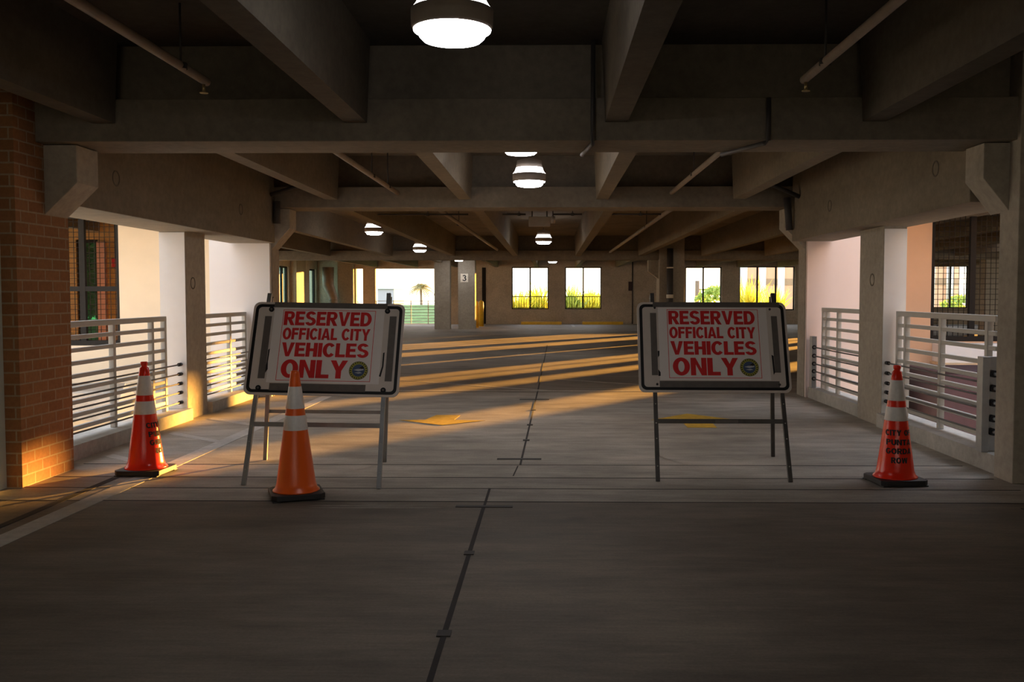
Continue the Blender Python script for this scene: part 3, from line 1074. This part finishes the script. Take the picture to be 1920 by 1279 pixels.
    for u, v in bl:
        rad = .021 if bigbolts else .009
        bo = MB().tube([(U(u), -.006, V(v)), (U(u), -.013, V(v))], rad, 20, False).build('bolt', 'bolt', pn)
        MB().tube([(U(u), -.013, V(v)), (U(u), -.020, V(v))], rad * .42, 6, False).build('bolt_head', 'tape', bo)
    return r


make_sign((-1.78, 7.52), [(-.55, -.50), (.505, -.62), (-.72, .60), (.35, .51)], (-.47, .49), (.007, -.345, .668), math.radians(21), .9,
          'white reserved sign behind the plain orange cone, with big black corner bolts', True, math.radians(-1.5))
make_sign((1.345, 7.78), [(-.50, -.57), (.525, -.58), (-.37, .57), (.663, .57)], (-.495, .50), (-.02, -.35, .672), math.radians(21), .15,
          'white reserved sign on a dark folding stand nearer the right cone, small bolts', False)

# ================================================================== LAMPS


def make_lamp(label):
    r = empty('garage_lamp', (0, 0, 0), label, 'lamp', 'round lamps hanging from the deck ceiling')
    MB().lathe([(.02, 0), (.10, .002), (.142, .01), (.160, .028), (.166, .050), (.187, .0545), (.189, .060)], 40).build('lens', 'lens', r)
    MB().lathe([(.19, .0605), (.198, .075), (.2, .11), (.2, .152)], 40).build('band', 'lampband', r)
    MB().lathe([(.199, .1525), (.184, .168), (.168, .195), (.159, .225)], 40).build('dome', 'dome', r)
    MB().lathe([(.158, .2255), (.152, .27), (.145, .31), (.06, .335), (.03, .34)], 40).build('cap', 'lampcap', r)
    MB().tube([(0, 0, 0), (0, 0, 1)], .014, 10).build('stem', 'lampcap', r, loc=(0, 0, .3405))
    return r


LAMPS = [(-.473, 4.6, 2.676, 'hanging lamp nearest to the camera, cut by the top edge'), (-.24, 11.2, 2.735, 'lit lamp hanging in the middle of the bridge'),
         (-.285, 9.4, 2.845, 'lamp half hidden behind the nearest cross beam'), (-3.75, 20, 2.73, 'larger lamp of the pair at the left of the sunlit deck'),
         (-3.74, 27, 2.68, 'smaller lamp of the pair at the left of the sunlit deck'), (-.14, 22.6, 2.67, 'lamp hanging in the middle of the sunlit deck'),
         (.14, 41, 2.84, 'small far lamp between the two windows with guard bars'), (-3.72, 38.4, 2.82, 'small far lamp in front of the column marked 3'),
         (12.15, 26, 2.93, 'lamp seen through the right mesh screen'), (9.0, 22, 2.7, 'lamp in the right wing of the far deck'), (-7.6, 34, 2.72, 'lamp in the left rear bay of the far deck')]
lp = None
for x, y, z, l in LAMPS[:9]:
    lp0 = make_lamp(l) if lp is None else copy_tree(lp)
    lp = lp or lp0
    lp0.location = (x, y, z)
    lp0['label'] = l
    zc_ = 3.385 if y < 7.4 else 3.42 if y < 13.5 else 3.32 if y < 30 else 3.44
    for ch in lp0.children:
        if ch.name.startswith('stem'):
            ch.scale = (1, 1, zc_ - .001 - z - .3405)

# ================================================================== PIPES


def pipe(path, rad, label, name='sprinkler_pipe', m='pipe', hangers=(), heads=(), zc=3.38, cat='pipe', group=None):
    p0 = Vector(path[0])
    r = empty(name, p0, label, cat, group)
    MB().tube([Vector(p) - p0 for p in path], rad, 12).build('pipe_run', m, r)
    for h in hangers:
        v = Vector(h) - p0
        MB().tube([v, v + Vector((0, 0, zc - h[2]))], .008, 8).build('hanger_rod', 'pipedark', r)
        MB().lathe([(rad + .012, v.z - .02), (rad + .012, v.z + .02)], 12, v.x, v.y, cap=False).build('hanger_ring', 'pipedark', r)
    for h in heads:
        v = Vector(h) - p0
        MB().tube([v, v + Vector((0, 0, -.05))], .012, 8).build('sprinkler_head', 'brass', r)
        MB().lathe([(.03, v.z - .062), (.03, v.z - .056)], 12, v.x, v.y).build('deflector', 'brass', r)
    return r


G = 'sprinkler pipes under the deck'
pipe([(-2.45, -3, 2.97), (-2.45, 6.72, 2.97)], .03, 'sprinkler pipe at the upper left, nearest bay', hangers=[(-2.45, 6.25, 2.97), (-2.45, 2.5, 2.97)], heads=[(-2.45, 6.66, 2.94)], group=G)
pipe([(1.8, -3, 2.97), (1.8, 6.72, 2.97)], .03, 'sprinkler pipe at the upper right, nearest bay', hangers=[(1.8, 6.2, 2.97), (1.8, 2.5, 2.97)], heads=[(1.8, 6.66, 2.94)], group=G)
pipe([(-2.12, 8.0, 2.87), (-2.12, 13.1, 2.87)], .03, 'sprinkler pipe left of the lamp over the bridge', hangers=[(-2.12, 11.2, 2.87), (-2.12, 12.3, 2.87)], zc=3.44, group=G)
pipe([(1.70, 8.0, 2.87), (1.70, 13.1, 2.87)], .03, 'sprinkler pipe right of the lamp over the bridge', hangers=[(1.70, 11.1, 2.87)], zc=3.44, group=G)
pipe([(-1.75, 14.4, 2.80), (-1.56, 28, 2.80)], .035, 'sprinkler pipe left of the lamp over the sunlit deck', hangers=[(-1.74, 18, 2.8)], zc=3.31, group=G)
pipe([(1.86, 14.4, 2.76), (1.86, 28.8, 2.76)], .035, 'sprinkler pipe right of the lamp over the sunlit deck', hangers=[(1.86, 18, 2.76)], zc=3.31, group=G)
pipe([(.33, 7.17, 3.37), (.33, 7.165, 2.62), (.33, 7.2, 2.605), (.27, 7.78, 2.605)], .018, 'dark conduit down the near beam, beside the middle rib', 'conduit', 'pipedark', group='conduits on the near beam')
pipe([(1.66, 7.17, 2.94), (1.66, 7.165, 2.62), (1.64, 7.2, 2.605), (1.42, 7.78, 2.605)], .018, 'dark conduit bending under the near beam at the right', 'conduit', 'pipedark', group='conduits on the near beam')
for i, (x0, x1, l) in enumerate(((-2.75, -1.3, 'thin dark conduit behind the second beam, leftmost'), (-.75, -.38, 'short dark conduit left of the hanging box'), (.06, .52, 'short dark conduit right of the hanging box'), (.97, 1.78, 'thin dark conduit behind the second beam, rightmost'))):
    pipe([(x0, 15.0, 2.735), (x1, 15.0, 2.735)], .014, l, 'conduit', 'pipedark', hangers=[((x0 + x1) / 2 + .08, 15.0, 2.735)], zc=3.31, group='conduits behind the second beam')
hb = empty('hanging_box', (-.16, 15.1, 2.55), 'beige box hanging behind the second beam', 'box')
MB().box(-.175, .175, 0, .1, 0, .16).build('box_case', 'pipe', hb, bevel=.01)
MB().tube([(-.12, .05, .16), (-.12, .05, .76)], .01, 8).build('hanger_rod', 'pipedark', hb)
MB().tube([(.12, .05, .16), (.12, .05, .76)], .01, 8).build('hanger_rod', 'pipedark', hb)
sc_ = empty('security_camera', (.055, 14.95, 2.56), 'small white camera beside the hanging box', 'camera')
MB().tube([(0, 0, .03), (0, 0, .14)], .035, 12).build('camera_body', 'lampcap', sc_)
MB().tube([(0, 0, .14), (0, 0, .75)], .01, 8).build('bracket', 'pipedark', sc_)
# struts at the far bridge corners
pipe([(-3.875, 13.0, 2.84), (-3.55, 13.0, 2.94), (-3.18, 13.0, 3.07)], .03, 'dark diagonal pipe at the far left bridge corner', 'drain_pipe', 'pipedark', group='drain pipes')
pipe([(-3.82, 13.1, 2.76), (-3.82, 13.1, 2.45)], .05, 'dark pipe stub at the far left column head', 'drain_pipe', 'pipedark', group='drain pipes')
pipe([(3.395, 12.8, 2.78), (3.05, 12.8, 2.93), (2.77, 12.8, 3.05)], .03, 'dark diagonal pipe at the far right bridge corner', 'drain_pipe', 'pipedark', group='drain pipes')
pipe([(3.30, 13.1, 2.80), (3.34, 13.1, 2.35)], .05, 'dark pipe stub at the far right column head', 'drain_pipe', 'pipedark', group='drain pipes')
# drainpipes in the far deck
dp = pipe([(3.78, 29.38, 2.9), (3.78, 29.38, .001)], .10, 'dark drainpipe on the far column above the right sign', 'drain_pipe', 'pipedark', group='drain pipes')
MB().lathe([(.112, -1.55), (.112, -1.44)], 14).build('pipe_collar', 'number', dp)
MB().lathe([(.108, -.62), (.108, -.58)], 14).build('pipe_collar', 'number', dp)
dp = pipe([(-10.75, 45.3, 2.8), (-10.75, 45.3, 1.9), (-10.5, 45.3, 1.3), (-10.5, 45.3, .001)], [.29, .28, .21, .2], 'thick dark drainpipe at the left far corner', 'drain_pipe', 'lampband', group='drain pipes')
MB().lathe([(.225, -1.62), (.225, -1.57)], 14, .25, 0).build('pipe_collar', 'lampband', dp)
MB().lathe([(.225, -1.77), (.225, -1.72)], 14, .25, 0).build('pipe_collar', 'lampband', dp)
# far wall electrical
cd = pipe([(xpx(1186, 46), YB - .03, 3.3), (xpx(1186, 46), YB - .03, .02)], .025, 'thin dark conduit down the far wall with a switch box', 'conduit', 'pipedark')
MB().box(-.2, -.02, -.03, .03, -1.65, -1.2).build('switch_box', 'maroonside', cd)
bx = empty('wall_box', (xpx(907, 46), YB - .1, 1.55), 'small dark box on the far wall slot', 'box')
MB().box(-.09, .09, 0, .075, 0, .28).build('box_case', 'darksteel', bx)

# ================================================================== FAR DECK FURNITURE
np_ = empty('number_sign', (-3.575, 39.285, 1.98), 'square plate with a black 3 on the far column', 'sign')
MB().box(-.16, .16, -.008, .008, 0, .36).build('plate', 'number', np_)
vs, fs = text_shape('3', .17, .25, .02)
MB().add([(a - .085, -.0095, b + .055) for a, b in vs], fs).build('number', 'ink', np_, weld=False)


def bollard(x, y, label):
    r = empty('bollard', (x, y, 0), label, 'bollard', 'yellow bollards by the far column')
    MB().lathe([(.12, 0), (.12, 1.08), (.1, 1.15), (.05, 1.19), (.01, 1.2)], 20).build('post', 'bollard', r)
    MB().lathe([(.14, 0), (.14, .02)], 20).build('base_collar', 'bollard', r)


bollard(xpx(892.5, 41.2), 41.2, 'yellow bollard closest to the column marked 3')
bollard(xpx(902, 43), 43, 'yellow bollard next to the dark wall slot')
for x0, x1, l in ((xpx(977, 45.6), xpx(1053, 45.6), 'yellow wheel stop under the left barred window'), (xpx(1092, 45.6), xpx(1168, 45.6), 'yellow wheel stop under the right barred window')):
    ws = empty('wheel_stop', ((x0 + x1) / 2, 45.6, 0), l, 'wheel stop', 'yellow wheel stops')
    hw = (x1 - x0) / 2
    MB().prism([(-.09, .001), (.09, .001), (.06, .14), (-.06, .14)], 'x', -hw, hw).build('stop_body', 'bollard', ws, bevel=.01)
    for q in (-.6, .6):
        MB().tube([(q * hw, 0, .14), (q * hw, 0, .146)], .025, 10).build('bolt', 'galv', ws)

# railing in the open bay of the far wall
x0, x1 = WIN[1][0], WIN[1][1]
ra = empty('guard_railing', ((x0 + x1) / 2, YB + .15, .02), 'thin white railing across the open bay with the palm view', 'railing')
hw = (x1 - x0) / 2
for i in range(8):
    z = 1.13 - i * .145
    MB().box(-hw, hw, -.012, .012, z - .012, z + .012).build('rail', 'rail', ra)
k = -hw + .02
while k < hw:
    MB().box(k - .02, k + .02, -.02, .02, 0, 1.13).build('post', 'number', ra)
    k += .86

# yellow lane arrows
ar = MB().prism([(-.50, .0), (-.2, .02), (-.12, .46), (.17, .44), (.14, .02), (.50, -.03), (0.05, -.42)], 'z', .0026, .0045)
tag(ar.build('lane_arrow', 'ypaint', loc=(-1.24, 10.72, 0)), 'yellow painted arrow pointing toward the camera, beside the left sign', 'floor arrow', 'yellow lane arrows')
ar = MB().prism([(-.50, .0), (-.16, .0), (-.17, -.62), (.15, -.62), (.17, .0), (.50, .0), (0.0, .58)], 'z', .0026, .0045)
tag(ar.build('lane_arrow', 'ypaint', loc=(1.68, 10.77, 0)), 'yellow painted arrow pointing away, seen through the right sign stand', 'floor arrow', 'yellow lane arrows')

# ================================================================== COURT OBJECTS BELOW THE RAILINGS
mr = empty('maroon_box', (6.0, 12.6, -4), 'dark maroon box outside the right railing', 'box')
MB().prism([(-.70, 0), (1.9, 0), (1.9, 4.42), (-.78, 4.42)], 'y', .0, 1.2).build('box_body', 'maroonside', mr)
MB().prism([(-.40, 0), (1.88, 0), (1.88, 4.38), (-.74, 4.38)], 'y', -.03, -.001).build('front_panel', 'maroon', mr)
lg = empty('window_ledge', (7.2, 15.2, .38), 'pale ledge box under the right mesh screen', 'ledge')
MB().box(-1.0, 1.6, -.5, -.001, 0, .29).build('ledge_block', 'farwhite', lg, bevel=.01)
MB().box(-1.03, 1.63, -.53, -.001, -.04, -.0005).build('drip_edge', 'tan', lg)
bt = empty('stucco_buttress', (-5.75, 12.3, -4), 'tan sloping wall below the left railing', 'wall')
MB().prism([(-.35, 0), (.45, 0), (.45, 3.9), (.10, 4.28), (-.30, 3.2)], 'y', 0, .35).build('wall_body', 'tan', bt, bevel=.01)

# ================================================================== OUTSIDE
gz = -3.2
struct('terrain', MB().box(-220, 260, 46.6, 420, gz - .5, gz), 'lawn', 'ground beyond the far deck', 'ground')
bank = MB()
N = 40
pts = []
for i in range(N + 1):
    y = 54 + i * 1.0
    pts.append((y, -1.9 + i * .058 + .16 * math.sin(i * 1.7)))
bank.prism([(54, gz)] + pts + [(94, gz)], 'x', -34, 2)
struct('lawn_bank', bank, 'lawn', 'green banked lawn behind the open bay railing', 'lawn')


def blades(n, spread, hmin, hmax, wd, droop, rnd, lean=.6):
    mb = MB()
    for _ in range(n):
        a = rnd.uniform(0, 2 * PI)
        bx_, by_ = rnd.gauss(0, spread), rnd.gauss(0, spread * .6)
        L = rnd.uniform(hmin, hmax)
        el = rnd.uniform(.75, 1.5)
        d = Vector((math.cos(a) * math.cos(el), math.sin(a) * math.cos(el), math.sin(el)))
        side = Vector((-math.sin(a), math.cos(a), 0)) * wd
        p = Vector((bx_, by_, 0))
        prev = None
        for k in range(4):
            t = k / 3
            c_ = p + d * L * t + Vector((0, 0, -droop * L * t * t))
            wv = side * (1 - t * .92)
            cur = [c_ - wv, c_ + wv]
            if prev:
                mb.add(prev + cur, [(0, 1, 3, 2)])
            prev = cur
    return mb


def shrub(name, loc, n, spread, hmin, hmax, m, label, group, wd=.05, droop=.25, seed=1, trunk=None):
    rnd = random.Random(seed)
    r = empty(name, loc, label, 'shrub' if 'shrub' in name else 'tree', group)
    blades(n, spread, hmin, hmax, wd, droop, rnd).build('foliage', m, r, weld=False, loc=(0, 0, trunk or 0))
    MB().tube([(0, 0, 0), (.05, 0, (trunk or .5) + .25)], [.12, .07], 8).build('stem', 'bark', r)
    return r


def fluffy(name, loc, rad, h, m, label, group, n=700, leaf=.22, seed=1):
    rnd = random.Random(seed)
    r = empty(name, loc, label, 'tree', group)
    mb = MB()
    for _ in range(n):
        v = Vector((rnd.gauss(0, 1), rnd.gauss(0, 1), rnd.gauss(0, 1))).normalized() * (rnd.uniform(.45, 1) ** .5)
        c_ = Vector((v.x * rad, v.y * rad, h + v.z * rad * .8))
        a = Vector((rnd.uniform(-1, 1), rnd.uniform(-1, 1), rnd.uniform(-1, 1))).normalized() * leaf
        b = a.cross(Vector((rnd.uniform(-1, 1), rnd.uniform(-1, 1), rnd.uniform(-1, 1)))).normalized() * leaf * .5
        mb.add([c_ - a, c_ + b, c_ + a, c_ - b], [(0, 1, 2, 3)])
    mb.build('crown', m, r, weld=False)
    MB().tube([(0, 0, 0), (0, 0, h)], [.2, .08], 8).build('trunk', 'bark', r)
    return r


GS = 'shrubs outside the far windows'
lab = 'spiky yellow green shrub outside the %s'
bz = -.6
shrub('fronded_shrub', (xpx(972, 49.6), 49.6, -3.2), 120, .22, 1.12, 1.87, 'leafy', lab % 'left barred window, at its left side', GS, .05, seed=3, trunk=3.7)
shrub('fronded_shrub', (xpx(1008, 53), 53, -3.2), 170, .22, 1.44, 2.46, 'leafy', lab % 'left barred window, at its right side', GS, .05, seed=4, trunk=3.7)
shrub('fronded_shrub', (xpx(1072, 49.6), 49.6, -3.2), 150, .22, 1.36, 2.38, 'leafg', lab.replace('yellow green', 'green') % 'right barred window, at its left side', GS, .05, seed=5, trunk=3.7)
shrub('fronded_shrub', (xpx(1108, 53), 53, -3.2), 160, .22, 1.20, 2.12, 'leafy', lab % 'right barred window, at its right side', GS, .05, seed=6, trunk=3.7)
GT = 'trees outside the far windows'
fluffy('leafy_tree', (xpx(990, 62), 62, gz), 1.5, 3.2, 'leafy', 'yellow green tree behind the left barred window', GT, seed=10)
fluffy('leafy_tree', (xpx(1112, 64), 64, gz), 1.7, 3.4, 'leafg', 'green tree behind the right barred window', GT, seed=11)
fluffy('leafy_tree', (xpx(1296, 56), 56, gz), 1.1, 3.2, 'leafy', 'yellow bush left of the utility pole', GT, seed=12)
fluffy('leafy_tree', (xpx(1340, 63), 63, gz), 1.4, 4.1, 'leafg', 'rounded green tree right of the utility pole', GT, seed=13)
shrub('fronded_shrub', (xpx(1405, 50), 50, -3.2), 150, .22, 1.44, 2.89, 'leafy', lab % 'wide window, at its left side', GS, .05, seed=14, trunk=3.7)
shrub('fronded_shrub', (xpx(1450, 54), 54, -3.2), 130, .22, 1.12, 2.12, 'leafy', lab % 'wide window, at its middle', GS, .05, seed=15, trunk=3.7)
fluffy('leafy_tree', (xpx(1802, 60), 60, gz), 1.6, 3.4, 'leafg', 'green tree seen through the right mesh screen', GT, seed=16)
fluffy('leafy_tree', (-22.4, 76, gz), 1.5, 3.4, 'leafy', 'yellow bush beside the grey building', GT, seed=17)
fluffy('leafy_tree', (-19.5, 86, gz), 2.2, 3.2, 'leafg', 'low green tree behind the left sign top', GT, seed=18)
fluffy('leafy_tree', (-14.6, 51, gz), 1.0, 3.0, 'leafg', 'green tree outside the left glazed window', GT, seed=19)
fluffy('leafy_tree', (-10.25, 21.2, gz), 1.1, 5.0, 'leafd', 'dark green tree outside the narrow green window', GT, n=900, seed=20)
fluffy('leafy_tree', (-23.5, 88, gz), 1.6, 2.6, 'leafy', 'yellow green tree outside the thin glazed window', GT, seed=21)


def palm(loc, h, nfr, fl_, label):
    rnd = random.Random(5)
    r = empty('palm_tree', loc, label, 'palm')
    MB().tube([(0, 0, 0), (.1, 0, h * .5), (0, 0, h)], [.3, .22, .18], 10).build('trunk', 'bark', r)
    mb = MB()
    for i in range(nfr):
        a = 2 * PI * i / nfr + rnd.uniform(-.2, .2)
        el = rnd.uniform(.0, 1.45)
        d = Vector((math.cos(a) * math.cos(el), math.sin(a) * math.cos(el), math.sin(el)))
        L = fl_ * rnd.uniform(.85, 1.1)
        spine = [Vector((0, 0, h)) + d * L * t + Vector((0, 0, -L * .75 * t * t)) for t in [k / 9 for k in range(10)]]
        for k in range(1, 9):
            tg = (spine[k + 1] - spine[k - 1]).normalized()
            sd = tg.cross(Vector((0, 0, 1))).normalized()
            for s_ in (-1, 1):
                ll = fl_ * .32 * math.sin(PI * (k + .5) / 10.5)
                tip = spine[k] + sd * s_ * ll + tg * ll * .5 - Vector((0, 0, ll * .55))
                mb.add([spine[k] - tg * .11, spine[k] + tg * .11, tip], [(0, 1, 2)])
        for k in range(9):
            mb.add([spine[k] + Vector((0, 0, .04)), spine[k] - Vector((0, 0, .04)), spine[k + 1] - Vector((0, 0, .03)), spine[k + 1] + Vector((0, 0, .03))], [(0, 1, 2, 3)])
    mb.build('crown', 'leafp', r, weld=False)


palm((xpx(789, 150), 150, -6.0), 8.5, 24, 2.4, 'lone palm tree seen through the open bay')

gb = empty('grey_building', (xpx(723, 180), 180, -6), 'flat grey building left of the palm', 'building')
MB().box(-1.6, 1.6, 0, 12, 0, 8.6).build('wall', 'fargrey', gb)
MB().box(-1.7, 1.7, -.3, 12, 8.6, 9.3).build('roof_band', 'farroof', gb)
cbd = empty('columned_building', (xpx(1380, 200), 200, gz), 'tan building with white columns seen through the wide window', 'building')
Lb = 47
MB().box(0, Lb, 0, 20, 0, 20).build('wall', 'fartan', cbd)
MB().box(0, Lb, -.1, -.001, 6.7, 8.1).build('grille_band', 'fargrille', cbd)
for k in range(12):
    x = 1.2 + k * 3.95
    MB().tube([(x, -1.1, 0), (x, -1.1, 20)], .75, 14).build('column', 'farwhite', cbd)
lb = empty('white_building', (-19.5, 66, gz), 'pale building outside the left glazed windows', 'building')
MB().box(-3, 3, 0, 8, 0, 6.5).build('wall', 'farwhite', lb)
MB().box(-3.1, 3.1, -.1, 8, 6.5, 6.9).build('roof_band', 'farroof', lb)
for q in (-2, -.6, .8, 2.2):
    MB().box(q - .3, q + .3, -.03, -.001, 3.6, 5.2).build('window', 'fargrey', lb)
up = empty('utility_pole', (xpx(1306, 70), 70, gz), 'wooden utility pole seen through the window above the right sign', 'pole')
MB().tube([(0, 0, 0), (0, 0, 5.7)], .16, 10).build('pole', 'woodpole', up)
MB().box(-.1, .7, -.05, .05, 5.0, 5.1).build('crossarm', 'woodpole', up)
